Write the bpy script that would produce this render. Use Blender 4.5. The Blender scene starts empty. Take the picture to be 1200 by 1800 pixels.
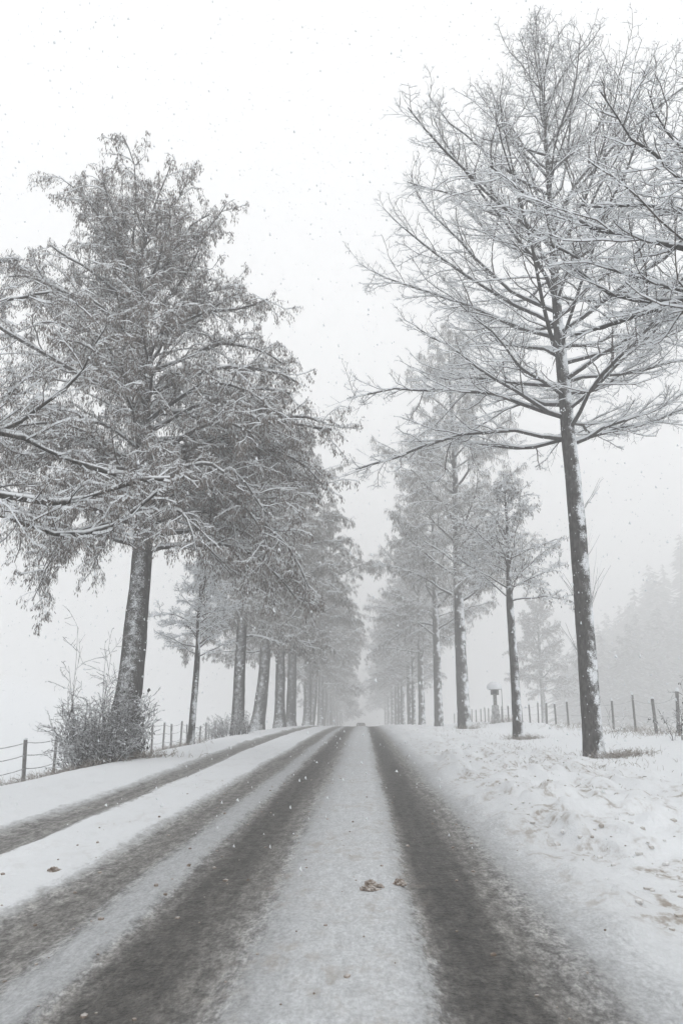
import bpy, math, random
import numpy as np

random.seed(7)
scene = bpy.context.scene
COL = scene.collection
R = math.radians

# ------------------------------------------------------------------ camera
cam_d = bpy.data.cameras.new('camera')
cam = bpy.data.objects.new('camera', cam_d); COL.objects.link(cam)
cam_d.sensor_fit = 'VERTICAL'; cam_d.sensor_height = 36.0
cam_d.lens = 36.0 * 1330 / 1800
cam_d.clip_start = 0.1; cam_d.clip_end = 3000
cam.location = (0, 0, 1.4)
cam.rotation_euler = (R(90 + 14.4), 0, R(1.585))
scene.camera = cam

# ------------------------------------------------------------------ world, sun, exposure
SUN_EL, SUN_AZ = 48, 150
world = bpy.data.worlds.new('World'); scene.world = world; world.use_nodes = True
wn = world.node_tree.nodes; wl = world.node_tree.links
bg = wn['Background']
sky = wn.new('ShaderNodeTexSky'); sky.sky_type = 'NISHITA'; sky.sun_disc = False
sky.sun_elevation = R(SUN_EL); sky.sun_rotation = R(SUN_AZ)
sky.dust_density = 6; sky.air_density = 1.0
hs = wn.new('ShaderNodeHueSaturation'); hs.inputs['Saturation'].default_value = 0.12
wl.new(sky.outputs[0], hs.inputs['Color'])
mx = wn.new('ShaderNodeMix'); mx.data_type = 'RGBA'
mx.inputs['Factor'].default_value = 0.88                       # closed cloud layer
mx.inputs[7].default_value = (13.4, 13.5, 13.6, 1)
wl.new(hs.outputs[0], mx.inputs[6]); wl.new(mx.outputs[2], bg.inputs['Color'])
bg.inputs['Strength'].default_value = 0.101

sun_d = bpy.data.lights.new('sun', 'SUN'); sun_d.energy = 0.6; sun_d.angle = R(40)
sun_d.color = (1.0, 0.98, 0.95)
sun = bpy.data.objects.new('sun', sun_d); COL.objects.link(sun)
sun.rotation_euler = (R(90 - SUN_EL), 0, R(180 - SUN_AZ))

scene.view_settings.view_transform = 'Standard'; scene.view_settings.look = 'None'
scene.view_settings.exposure = 0.0; scene.view_settings.gamma = 1.0
scene.view_settings.use_curve_mapping = False
cy = scene.cycles
cy.max_bounces = 7; cy.diffuse_bounces = 3; cy.glossy_bounces = 2; cy.transmission_bounces = 2
cy.volume_bounces = 3; cy.transparent_max_bounces = 8
cy.use_adaptive_sampling = True; cy.adaptive_threshold = 0.02
cy.use_denoising = True
try:
    cy.denoiser = 'OPENIMAGEDENOISE'; cy.denoising_prefilter = 'ACCURATE'
except Exception:
    pass
cy.sample_clamp_indirect = 4.0

# ------------------------------------------------------------------ numpy noise
def _hash(ix, iy, s):
    h = (ix.astype(np.int64) * 374761393 + iy.astype(np.int64) * 668265263 + s * 1442695041) & 0xffffffff
    h = ((h ^ (h >> 13)) * 1274126177) & 0xffffffff
    return ((h ^ (h >> 16)) & 0xffff) / 65535.0
def vnoise(x, y, s=0):
    ix = np.floor(x); iy = np.floor(y); fx = x - ix; fy = y - iy
    fx = fx * fx * (3 - 2 * fx); fy = fy * fy * (3 - 2 * fy)
    a = _hash(ix, iy, s); b = _hash(ix + 1, iy, s); c = _hash(ix, iy + 1, s); d = _hash(ix + 1, iy + 1, s)
    return (a + (b - a) * fx) * (1 - fy) + (c + (d - c) * fx) * fy
def fbm(x, y, s=0, o=4):
    v = 0; a = .5; t = 0
    for k in range(o):
        v = v + a * vnoise(x * 2**k, y * 2**k, s + k); t += a; a *= .5
    return v / t
def sstep(a, b, x):
    t = np.clip((x - a) / (b - a), 0, 1); return t * t * (3 - 2 * t)

# ------------------------------------------------------------------ mesh helpers
def new_mesh(name, V, F, mats=(), smooth=False, mi=None):
    """V (n,3) floats, F (m,3|4) ints -> mesh datablock"""
    V = np.ascontiguousarray(V, dtype=np.float32); F = np.ascontiguousarray(F, dtype=np.int32)
    me = bpy.data.meshes.new(name)
    n, k = F.shape
    me.vertices.add(len(V)); me.vertices.foreach_set('co', V.ravel())
    me.loops.add(n * k); me.loops.foreach_set('vertex_index', F.ravel())
    me.polygons.add(n); me.polygons.foreach_set('loop_start', np.arange(0, n * k, k, dtype=np.int32))
    me.polygons.foreach_set('use_smooth', np.full(n, bool(smooth)))
    for m in mats: me.materials.append(m)
    if mi is not None: me.polygons.foreach_set('material_index', np.asarray(mi, dtype=np.int32))
    me.update(calc_edges=True)
    return me
def link(name, me, parent=None):
    o = bpy.data.objects.new(name, me); COL.objects.link(o)
    if parent is not None: o.parent = parent
    return o
def tag(o, label=None, cat=None, group=None, kind=None):
    if label: o['label'] = label
    if cat: o['category'] = cat
    if group: o['group'] = group
    if kind: o['kind'] = kind
    return o
def root(name, loc, rz=0, label=None, cat=None, group=None, scale=None):
    o = bpy.data.objects.new(name, None); COL.objects.link(o)
    o.location = loc; o.rotation_euler = (0, 0, rz); o.empty_display_size = .3
    if scale: o.scale = scale if isinstance(scale, tuple) else (scale,) * 3
    return tag(o, label, cat, group)
class Acc:
    def __init__(s): s.V = []; s.F = []; s.n = 0
    def add(s, V, F):
        s.V.append(V); s.F.append(F + s.n); s.n += len(V)
    def get(s): return np.concatenate(s.V), np.concatenate(s.F)
def norm(v): return v / np.maximum(np.linalg.norm(v, axis=-1, keepdims=True), 1e-9)
Z = np.array([0., 0., 1.])

# ------------------------------------------------------------------ materials
def mat_new(name):
    m = bpy.data.materials.new(name); m.use_nodes = True
    nt = m.node_tree; b = nt.nodes['Principled BSDF']
    b.inputs['Specular IOR Level'].default_value = 0.25
    return m, nt, nt.nodes, nt.links, b
def N(nodes, t, **kw):
    n = nodes.new(t)
    for k, v in kw.items(): setattr(n, k, v)
    return n
def math_node(nodes, links, op, a, b=None, c=None):
    n = nodes.new('ShaderNodeMath'); n.operation = op
    for i, v in enumerate((a, b, c)):
        if v is None: continue
        if isinstance(v, (int, float)): n.inputs[i].default_value = v
        else: links.new(v, n.inputs[i])
    return n.outputs[0]
def noise_tex(nodes, links, vec, scale, detail=3, rough=.55):
    n = nodes.new('ShaderNodeTexNoise'); n.inputs['Scale'].default_value = scale
    n.inputs['Detail'].default_value = detail; n.inputs['Roughness'].default_value = rough
    if vec is not None: links.new(vec, n.inputs['Vector'])
    return n
def mapping(nodes, links, src, scale):
    m = nodes.new('ShaderNodeMapping'); m.inputs['Scale'].default_value = scale
    links.new(src, m.inputs['Vector']); return m.outputs[0]
def mixcol(nodes, links, f, a, b):
    n = nodes.new('ShaderNodeMix'); n.data_type = 'RGBA'
    for i, v in ((0, f), (6, a), (7, b)):
        if isinstance(v, (int, float)): n.inputs[i].default_value = v
        elif isinstance(v, tuple): n.inputs[i].default_value = (*v, 1)
        else: links.new(v, n.inputs[i])
    return n.outputs[2]
def maprange(nodes, links, v, a, b, c=0., d=1.):
    n = nodes.new('ShaderNodeMapRange'); n.interpolation_type = 'SMOOTHSTEP'
    n.inputs['From Min'].default_value = a; n.inputs['From Max'].default_value = b
    n.inputs['To Min'].default_value = c; n.inputs['To Max'].default_value = d
    links.new(v, n.inputs['Value']); return n.outputs[0]

SNOW = (0.80, 0.825, 0.85)
def bark_mat(name, c0, c1, t0=.12, t1=.42, namp=.5, nscale=7., wind=0., wdir=(.5, -.8, .2), bump=.0, stretch=(1, 1, .35)):
    m, nt, nd, lk, b = mat_new(name)
    geo = N(nd, 'ShaderNodeNewGeometry'); tc = N(nd, 'ShaderNodeTexCoord')
    sep = N(nd, 'ShaderNodeSeparateXYZ'); lk.new(geo.outputs['Normal'], sep.inputs[0])
    nz = noise_tex(nd, lk, tc.outputs['Object'], nscale, 3)
    st = mapping(nd, lk, tc.outputs['Object'], stretch)
    nb = noise_tex(nd, lk, st, 14, 4, .65)
    v = math_node(nd, lk, 'MULTIPLY_ADD', math_node(nd, lk, 'SUBTRACT', nz.outputs[0], .5), namp, sep.outputs['Z'])
    if wind:
        dt = N(nd, 'ShaderNodeVectorMath', operation='DOT_PRODUCT')
        lk.new(geo.outputs['Normal'], dt.inputs[0])
        w = np.array(wdir) / np.linalg.norm(wdir); dt.inputs[1].default_value = tuple(w)
        v = math_node(nd, lk, 'MULTIPLY_ADD', dt.outputs['Value'], wind, v)
        nz2 = noise_tex(nd, lk, tc.outputs['Object'], 30, 3, .7)
        v = math_node(nd, lk, 'MULTIPLY_ADD', math_node(nd, lk, 'SUBTRACT', nz2.outputs[0], .5), .9, v)
    f = maprange(nd, lk, v, t0, t1)
    bc = mixcol(nd, lk, maprange(nd, lk, nb.outputs[0], .35, .68), c0, c1)
    col = mixcol(nd, lk, f, bc, SNOW)
    lk.new(col, b.inputs['Base Color'])
    b.inputs['Roughness'].default_value = .85
    if bump:
        bp = N(nd, 'ShaderNodeBump'); bp.inputs['Strength'].default_value = bump; bp.inputs['Distance'].default_value = .03
        lk.new(nb.outputs[0], bp.inputs['Height']); lk.new(bp.outputs[0], b.inputs['Normal'])
    return m
def plain_mat(name, c0, c1, scale=8., rough=.8, snow=0., t0=.3, t1=.6, bump=0.):
    """two-tone noise material, optionally with settled snow on upward faces"""
    m, nt, nd, lk, b = mat_new(name)
    tc = N(nd, 'ShaderNodeTexCoord')
    nz = noise_tex(nd, lk, tc.outputs['Object'], scale, 4)
    col = mixcol(nd, lk, maprange(nd, lk, nz.outputs[0], .35, .65), c0, c1)
    if not (np.isscalar(snow) and snow == 0):
        geo = N(nd, 'ShaderNodeNewGeometry'); sep = N(nd, 'ShaderNodeSeparateXYZ')
        lk.new(geo.outputs['Normal'], sep.inputs[0])
        v = math_node(nd, lk, 'MULTIPLY_ADD', math_node(nd, lk, 'SUBTRACT', nz.outputs[0], .5), .8, sep.outputs['Z'])
        col = mixcol(nd, lk, maprange(nd, lk, v, t0, t1, 0, snow), col, SNOW)
    lk.new(col, b.inputs['Base Color']); b.inputs['Roughness'].default_value = rough
    if bump:
        bp = N(nd, 'ShaderNodeBump'); bp.inputs['Strength'].default_value = bump; bp.inputs['Distance'].default_value = .02
        lk.new(nz.outputs[0], bp.inputs['Height']); lk.new(bp.outputs[0], b.inputs['Normal'])
    return m

M = {}
M['trunk_old'] = bark_mat('old_bark', (.035, .033, .03), (.10, .095, .09), .45, .80, .55, 5., .55, (.05, -1, .15), bump=.8)
M['trunk_bare'] = bark_mat('smooth_bark', (.03, .028, .026), (.10, .095, .09), .40, .70, 1.5, 2.2, .6, (.72, -.65, .2), bump=.6)
M['limb'] = bark_mat('limb_bark', (.025, .023, .021), (.07, .065, .06), .02, .32, .35, 6.)
M['twig'] = bark_mat('twig_bark', (.038, .031, .027), (.095, .08, .07), -.03, .16, .35, 9.)
M['twig_far'] = bark_mat('far_twig_bark', (.05, .047, .044), (.1, .095, .09), -.03, .16, .35, 3.)
M['brush'] = bark_mat('dark_brush_bark', (.03, .027, .025), (.075, .068, .062), .1, .4, .5, 9.)
M['seed'] = plain_mat('dry_seed_hulls', (.05, .039, .033), (.27, .24, .22), 17., .9)
M['seed_frost'] = plain_mat('frosted_seed_hulls', (.07, .06, .054), (.46, .445, .43), 6., .9)
M['leaf'] = plain_mat('dark_ivy_leaves', (.015, .018, .013), (.05, .05, .042), 12., .5, .5, .5, .8)
M['post'] = plain_mat('weathered_post_wood', (.08, .075, .07), (.32, .315, .31), 14., .9, 0, bump=.5)
M['snow'] = plain_mat('fresh_snow', (.76, .785, .81), (.83, .85, .87), 5., .9, bump=.3)
M['wire'] = plain_mat('frosted_wire', (.10, .10, .10), (.5, .5, .52), 20., .6)
M['grass'] = plain_mat('dry_winter_grass', (.15, .125, .10), (.42, .39, .36), 10., .9)
M['stone'] = plain_mat('frosted_stone', (.22, .22, .22), (.55, .55, .55), 6., .9, .8)
M['clod'] = plain_mat('dirty_slush', (.17, .13, .10), (.42, .37, .33), 16., .75, .3, .6, 1.1, bump=.6)
M['clod_pale'] = plain_mat('grey_slush', (.38, .345, .31), (.66, .655, .65), 3., .8, .6, .5, .9, bump=.6)

# ground / road snow
TRACK = [(-6.0, .86), (-4.35, .82), (-4.12, .26), (-3.85, .20), (-3.62, .24), (-3.5, .80), (-2.6, .76), (-2.42, .24),
         (-2.2, .16), (-1.98, .20), (-1.82, .45), (-1.62, .47), (-1.5, .20), (-1.38, .075), (-1.12, .075), (-.95, .12),
         (-.78, .22), (-.6, .46), (-.35, .57), (.15, .61), (.29, .5), (.37, .17), (.47, .065), (.74, .06), (.88, .085),
         (.95, .18), (1.02, .15), (1.15, .27), (1.36, .50), (1.68, .70), (3.0, .86)]
TX = np.array([t[0] for t in TRACK]); TV = np.array([t[1] for t in TRACK])
def ground_mat():
    m, nt, nd, lk, b = mat_new('roadside_and_road_snow')
    geo = N(nd, 'ShaderNodeNewGeometry')
    at = N(nd, 'ShaderNodeAttribute', attribute_name='track')
    dt = N(nd, 'ShaderNodeAttribute', attribute_name='dirt')
    P = geo.outputs['Position']
    n1 = noise_tex(nd, lk, mapping(nd, lk, P, (2.2, .30, 1)), 1, 4)          # long wander of the rut edges
    n2 = noise_tex(nd, lk, mapping(nd, lk, P, (16, 5, 1)), 1, 4, .7)         # ragged slush
    n3 = noise_tex(nd, lk, mapping(nd, lk, P, (9, .55, 1)), 1, 3, .6)        # tyre streaks
    t = math_node(nd, lk, 'MULTIPLY_ADD', math_node(nd, lk, 'SUBTRACT', n1.outputs[0], .5), .26, at.outputs['Fac'])
    t = math_node(nd, lk, 'MULTIPLY_ADD', math_node(nd, lk, 'SUBTRACT', n2.outputs[0], .5), .25, t)
    u = maprange(nd, lk, t, -6.0, 3.0); nd[-1].interpolation_type = 'LINEAR'
    rp = N(nd, 'ShaderNodeValToRGB'); lk.new(u, rp.inputs[0])
    el = rp.color_ramp.elements
    while len(el) > 1: el.remove(el[-1])
    for i, (x, v) in enumerate(TRACK):
        p = (x + 6.0) / 9.0
        e = el[0] if i == 0 else el.new(p)
        e.position = p
        w = np.clip((v - .08) / .35, 0, 1)                                     # slush warm grey, snow cool white
        c = v * (np.array([1.05, 1.0, .92]) * (1 - w) + np.array([.985, 1.01, 1.035]) * w)
        e.color = (*c, 1)
    # streaks change the amount of slush left on the asphalt
    st = maprange(nd, lk, n3.outputs[0], .3, .7, .82, 1.18)
    mul = N(nd, 'ShaderNodeVectorMath', operation='SCALE'); lk.new(rp.outputs[0], mul.inputs[0])
    lk.new(st, mul.inputs['Scale'])
    n8 = noise_tex(nd, lk, mapping(nd, lk, P, (11, 4.5, 1)), 1, 5, .72)      # blotchy slush left in the ruts
    n9 = noise_tex(nd, lk, mapping(nd, lk, P, (38, 20, 1)), 1, 3, .7)
    bl = math_node(nd, lk, 'MULTIPLY', maprange(nd, lk, n8.outputs[0], .34, .68, .62, 1.5), maprange(nd, lk, n9.outputs[0], .3, .7, .62, 1.42))
    mul2 = N(nd, 'ShaderNodeVectorMath', operation='SCALE'); lk.new(mul.outputs[0], mul2.inputs[0]); lk.new(bl, mul2.inputs['Scale'])
    mul = mul2
    lum = N(nd, 'ShaderNodeRGBToBW'); lk.new(rp.outputs[0], lum.inputs[0])
    issnow = maprange(nd, lk, lum.outputs[0], .26, .44)
    gr = math_node(nd, lk, 'MULTIPLY', maprange(nd, lk, n9.outputs[0], .3, .7, .80, 1.10), maprange(nd, lk, n8.outputs[0], .3, .7, .86, 1.08))
    mul3 = N(nd, 'ShaderNodeVectorMath', operation='SCALE'); lk.new(rp.outputs[0], mul3.inputs[0]); lk.new(gr, mul3.inputs['Scale'])   # crusted, grainy packed snow
    base = mixcol(nd, lk, issnow, mul.outputs[0], mixcol(nd, lk, maprange(nd, lk, lum.outputs[0], .6, .78), mul3.outputs[0], rp.outputs[0]))
    # brownish grit thrown on the snow, patch by patch
    n4 = noise_tex(nd, lk, mapping(nd, lk, P, (1.5, .8, 1)), 1, 4, .6)
    n5 = noise_tex(nd, lk, mapping(nd, lk, P, (7, 4, 1)), 1, 4, .7)
    g = math_node(nd, lk, 'MULTIPLY', maprange(nd, lk, n4.outputs[0], .44, .62), maprange(nd, lk, n5.outputs[0], .46, .64))
    g = math_node(nd, lk, 'MULTIPLY', g, dt.outputs['Fac'])
    base = mixcol(nd, lk, math_node(nd, lk, 'MULTIPLY', g, 1.0), base, (.33, .285, .24))
    g2 = math_node(nd, lk, 'MULTIPLY', maprange(nd, lk, n4.outputs[0], .35, .7), dt.outputs['Fac'])
    base = mixcol(nd, lk, math_node(nd, lk, 'MULTIPLY', g2, .20), base, (.50, .49, .48))
    lk.new(base, b.inputs['Base Color'])
    lk.new(maprange(nd, lk, lum.outputs[0], .06, .4, .5, .92), b.inputs['Roughness'])
    n6 = noise_tex(nd, lk, P, 22, 4, .7)
    n7 = noise_tex(nd, lk, P, 5, 3, .6)
    hgt = math_node(nd, lk, 'MULTIPLY_ADD', n7.outputs[0], 1.6, n6.outputs[0])
    bp = N(nd, 'ShaderNodeBump'); bp.inputs['Strength'].default_value = .8; bp.inputs['Distance'].default_value = .035
    lk.new(hgt, bp.inputs['Height']); lk.new(bp.outputs[0], b.inputs['Normal'])
    return m
M['ground'] = ground_mat()

# ------------------------------------------------------------------ terrain
_lx = [-700, -320, -150, -75, -28, -15, -9.6, -8.2, -6.8, -5.6, -4.9, -4.4, 1.8, 2.6, 4.2, 6.7, 8.2, 11.3, 12.6, 18, 40, 90, 160, 320, 700]
_lz = [40, 38, 27, 10, -1.9, -1.45, -.78, -.38, -.04, .05, .05, 0, 0, .05, .06, -.02, .1, .42, .40, -.25, -3.2, -5, -5, -4, -4]
_gx = np.arange(-700, 700.05, .1)
_gz = np.interp(_gx, _lx, _lz)
def _sm(a, n):
    k = np.ones(n) / n; return np.convolve(np.pad(a, n // 2, mode='edge'), k, mode='valid')[:len(a)]
_gz = _sm(_sm(_gz, 11), 11)
def base_z(y):
    k = 2.7e-4
    u = np.clip(y - 35, 0, 115)
    return -k * u * u - 2 * k * 115 * np.clip(y - 150, 0, 150)
def hill_z(x, y):
    return 68 * np.exp(-(((x - 148) / 60) ** 2 + ((y - 275) / 100) ** 2))
def land(x, y):
    """smooth lie of the land (without ruts or lumps)"""
    x = np.asarray(x, float); y = np.asarray(y, float)
    return np.interp(x, _gx, _gz) + base_z(y) + hill_z(x, y)
def track_coord(x, y):
    # the far wheel ruts drift outward with distance
    return x + .42 * sstep(9, 32, y) * sstep(-2.9, -3.4, x)
def surf(x, y):
    x = np.asarray(x, float); y = np.asarray(y, float)
    z = land(x, y)
    near = np.exp(-np.clip(y - 12, 0, None) / 40)
    t = track_coord(x, y) + .22 * (fbm(x * 2.2, y * .35, 3) - .5)
    cover = np.clip((np.interp(t, TX, TV) - .06) / .6, 0, 1)
    z = z - .055 * (1 - cover)
    z += (.020 * cover + .004) * (fbm(x * 5, y * 4, 11, 3) - .5) * 2
    z += .05 * (fbm(x * .7, y * .5, 21, 3) - .5) * sstep(1.6, 3, np.abs(x + 1.5) - 2.3)
    # slush thrown onto the right verge by ploughs: lumps
    v = sstep(1.3, 2.1, x) * (1 - sstep(4.6, 7.2, x))
    lump = .17 * sstep(.44, .74, fbm(x * 1.7, y * 1.15, 31, 2)) + .12 * sstep(.5, .85, vnoise(x * 3.6, y * 2.4, 41)) + .05 * (fbm(x * 6, y * 4, 47, 2) - .5)
    z += v * lump * (.35 + .65 * near)
    v2 = sstep(-3.6, -3.3, x) * (1 - sstep(-2.9, -2.5, x)) + sstep(-6.2, -5.5, x) * (1 - sstep(-4.6, -4.3, x))
    z += v2 * np.clip(vnoise(x * 4.5, y * 3.2, 51) - .6, 0, 1) * .16
    return z
def gz(x, y): return float(surf(np.array([x]), np.array([y]))[0])

ys = [-250, -150, -80, -40, -20, -10, -5, -2, 0]
y = 0.8
while y < 850:
    ys.append(y)
    y += min(max(.038, .0016 * y * y), .8 if y < 110 else (3 if y < 260 else 30))
ys.append(850); ys = np.array(ys)
xr = np.arange(-5.0, 2.41, .042); RX0, RX1 = xr[0], xr[-1]
def grow_out(x0, spec):
    out = []; x = x0
    for lim, st0, st1 in spec:
        a = x
        while x < lim:
            t = (x - a) / (lim - a); x += st0 + (st1 - st0) * t; out.append(min(x, lim))
        x = lim
    return out
xr_right = np.array(grow_out(RX1, [(7.2, .055, .1), (14, .16, .4), (60, .5, 5), (220, 5, 10), (700, 15, 60)]))
xr_left = -np.array(grow_out(-RX0, [(8, .10, .16), (14, .2, .45), (60, .6, 5), (220, 5, 15), (700, 20, 60)]))[::-1]
xs = np.concatenate([xr_left, xr, xr_right])
X, Y = np.meshgrid(xs, ys)
ZZ = surf(X, Y)
i0, i1 = len(xr_left), len(xr_left) + len(xr) - 1
def grid_obj(name, cols):
    """cols: list of (a,b) column ranges (inclusive)"""
    ny = len(ys); A = Acc(); xa = []; ya = []
    for a, b in cols:
        nx = b - a + 1
        V = np.stack([X[:, a:b+1], Y[:, a:b+1], ZZ[:, a:b+1]], -1).reshape(-1, 3)
        ii = np.arange(ny * nx).reshape(ny, nx)
        F = np.stack([ii[:-1, :-1], ii[:-1, 1:], ii[1:, 1:], ii[1:, :-1]], -1).reshape(-1, 4)
        A.add(V, F)
    V, F = A.get()
    me = new_mesh(name, V, F, [M['ground']], True)
    x, y_ = V[:, 0], V[:, 1]
    at = me.attributes.new('track', 'FLOAT', 'POINT'); at.data.foreach_set('value', track_coord(x, y_).astype(np.float32))
    d = sstep(1.2, 2.2, x) * (1 - sstep(4.6, 6.4, x)) + .45 * sstep(-1.0, -.6, x) * (1 - sstep(.3, .6, x)) + .18 * sstep(-4.4, -3.6, x) * (1 - sstep(-2.6, -2.2, x))
    d = d * (1 - .75 * sstep(14, 40, y_)) * (y_ > 0)
    at = me.attributes.new('dirt', 'FLOAT', 'POINT'); at.data.foreach_set('value', d.astype(np.float32))
    return tag(link(name, me), kind='structure')
grid_obj('ground', [(0, i0), (i1, len(xs) - 1)])
grid_obj('road', [(i0, i1)])

# ------------------------------------------------------------------ branch growing
def interp_pts(pts, idx, t):
    K = pts.shape[1] - 1
    s = np.clip(t * K, 0, K - 1e-6); k = s.astype(int); f = (s - k)[:, None]
    a = pts[idx, k]; b = pts[idx, k + 1]
    return a + (b - a) * f, norm(b - a)
def grow(rng, P, D, L, K, wig=.2, up=0., end_up=0.):
    n = len(P); pts = np.zeros((n, K + 1, 3)); pts[:, 0] = P; d = norm(D); st = (L / K)[:, None]
    for k in range(K):
        f = k / max(K - 1, 1)
        d = norm(d + rng.normal(0, wig, (n, 3)) + Z * (up + (end_up - up) * f))
        pts[:, k + 1] = pts[:, k] + d * st
    return pts
def spawn(rng, pts, L, per, t0, t1, a0, a1, lr, planar=.6, lvar=(.6, 1.2), taper=.55):
    n = len(pts); per = np.broadcast_to(per, (n,)) if np.isscalar(per) else per
    idx = np.repeat(np.arange(n), per)
    cnt = np.concatenate([np.arange(p) for p in per]) if len(per) else np.zeros(0)
    t = t0 + (t1 - t0) * (cnt + rng.uniform(0, 1, len(idx))) / np.repeat(per, per)
    p, T = interp_pts(pts, idx, t)
    h = np.cross(T, Z); hl = np.linalg.norm(h, axis=1, keepdims=True)
    h = np.where(hl > .15, h / np.maximum(hl, 1e-6), norm(rng.normal(size=h.shape)))
    sg = np.where((cnt % 2) == 0, 1., -1.)[:, None]
    rp = rng.normal(size=h.shape); rp -= T * np.sum(rp * T, 1, keepdims=True); rp = norm(rp)
    q = norm(planar * h * sg + (1 - planar) * rp)
    a = rng.uniform(a0, a1, len(idx))[:, None]
    D = np.cos(a) * T + np.sin(a) * q
    Lc = L[idx] * lr * (1 - taper * t) * rng.uniform(lvar[0], lvar[1], len(idx))
    return p, D, Lc, idx, t
def tubes(pts, r0, r1, sides, snow=0., rng=None, lump=0., pw=1.):
    n, K1, _ = pts.shape
    T = np.empty_like(pts); T[:, 1:-1] = pts[:, 2:] - pts[:, :-2]; T[:, 0] = pts[:, 1] - pts[:, 0]; T[:, -1] = pts[:, -1] - pts[:, -2]
    T = norm(T)
    s = np.cross(T, Z); hz = np.linalg.norm(s, axis=-1, keepdims=True)
    s = np.where(hz > .05, s / np.maximum(hz, 1e-6), np.array([1., 0, 0]))
    u = np.cross(s, T)
    f = (np.linspace(0, 1, K1) ** pw)[None, :]
    r = np.asarray(r0)[:, None] * (1 - f) + np.asarray(r1)[:, None] * f
    if lump and rng is not None: r = r * (1 + rng.normal(0, lump, r.shape))
    a = math.pi / 2 + 2 * math.pi * np.arange(sides) / sides
    ca, sa = np.cos(a), np.sin(a)
    ring = pts[:, :, None, :] + r[:, :, None, None] * (ca[None, None, :, None] * s[:, :, None, :] + sa[None, None, :, None] * u[:, :, None, :])
    if not (np.isscalar(snow) and snow == 0):
        hgt = snow * np.ones((n, K1)) if np.isscalar(snow) else snow[:, None] * np.ones((1, K1))
        if rng is not None: hgt = hgt * rng.uniform(.5, 1.35, (n, K1))
        ring = ring + Z * (hgt[:, :, None] * hz[:, :, 0][:, :, None] * np.maximum(0, sa)[None, None, :])[..., None]
    V = ring.reshape(-1, 3)
    ii = np.arange(n * K1 * sides).reshape(n, K1, sides)
    a_ = ii[:, :-1]; b_ = ii[:, 1:]
    F = np.stack([a_, np.roll(a_, -1, 2), np.roll(b_, -1, 2), b_], -1).reshape(-1, 4)
    return V, F
def hulls(rng, pts, n, l0, l1, w, clump=1, t0=.0):
    """hanging seed hulls / dead leaves: narrow folded blades dangling from twigs"""
    m = max(1, n // clump)
    idx = rng.integers(0, len(pts), m); t = rng.uniform(t0, 1, m)
    p, _ = interp_pts(pts, idx, t)
    p = np.repeat(p, clump, 0); p = p + rng.normal(0, .045, p.shape)
    k = len(p)
    d = norm(np.stack([rng.normal(0, .28, k), rng.normal(0, .28, k), -np.ones(k)], 1))
    l = rng.uniform(l0, l1, k)[:, None]
    az = rng.uniform(0, 2 * np.pi, k); s = np.stack([np.cos(az), np.sin(az), 0 * az], 1) * (w * rng.uniform(.6, 1.3, k))[:, None]
    q = np.stack([np.cos(az + 1.57), np.sin(az + 1.57), 0 * az], 1) * w * .35
    V = np.stack([p, p + d * l * .55 + s + q, p + d * l, p + d * l * .6 - s + q], 1).reshape(-1, 3)
    F = np.arange(4 * k).reshape(k, 4)
    return V, F
def trunk_mesh(name, zs, xs_, ys_, rs, sides, mat, rng, rough=.05, per_m=4):
    z = np.arange(0, zs[-1] + 1e-6, 1 / per_m); z[-1] = zs[-1]
    x = np.interp(z, zs, xs_); y_ = np.interp(z, zs, ys_); r = np.interp(z, zs, rs)
    if len(z) > 12:
        k = 5
        for a in (x, y_): a[2:-2] = np.convolve(a, np.ones(k) / k, 'valid')
    a = 2 * np.pi * np.arange(sides) / sides
    s0 = int(rng.integers(0, 999))
    nz = fbm(np.cos(a)[None] * 2 + 9 + 0 * z[:, None], np.sin(a)[None] * 2 + z[:, None] * 1.4 + 20, s0, 3) - .5
    ro = 1 + rough * 3 * nz + .12 * np.exp(-z[:, None] / .5) * np.cos(a * 5 + s0)[None]
    rr = r[:, None] * ro
    V = np.stack([x[:, None] + rr * np.cos(a), y_[:, None] + rr * np.sin(a), z[:, None] + 0 * rr], -1).reshape(-1, 3)
    V[:sides, 2] -= .5                                                       # foot sunk in the snow
    ii = np.arange(len(z) * sides).reshape(len(z), sides)
    F = np.stack([ii[:-1], np.roll(ii[:-1], -1, 1), np.roll(ii[1:], -1, 1), ii[1:]], -1).reshape(-1, 4)
    me = new_mesh(name, V, F, [mat], True)
    return me, (z, x, y_, r)

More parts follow.
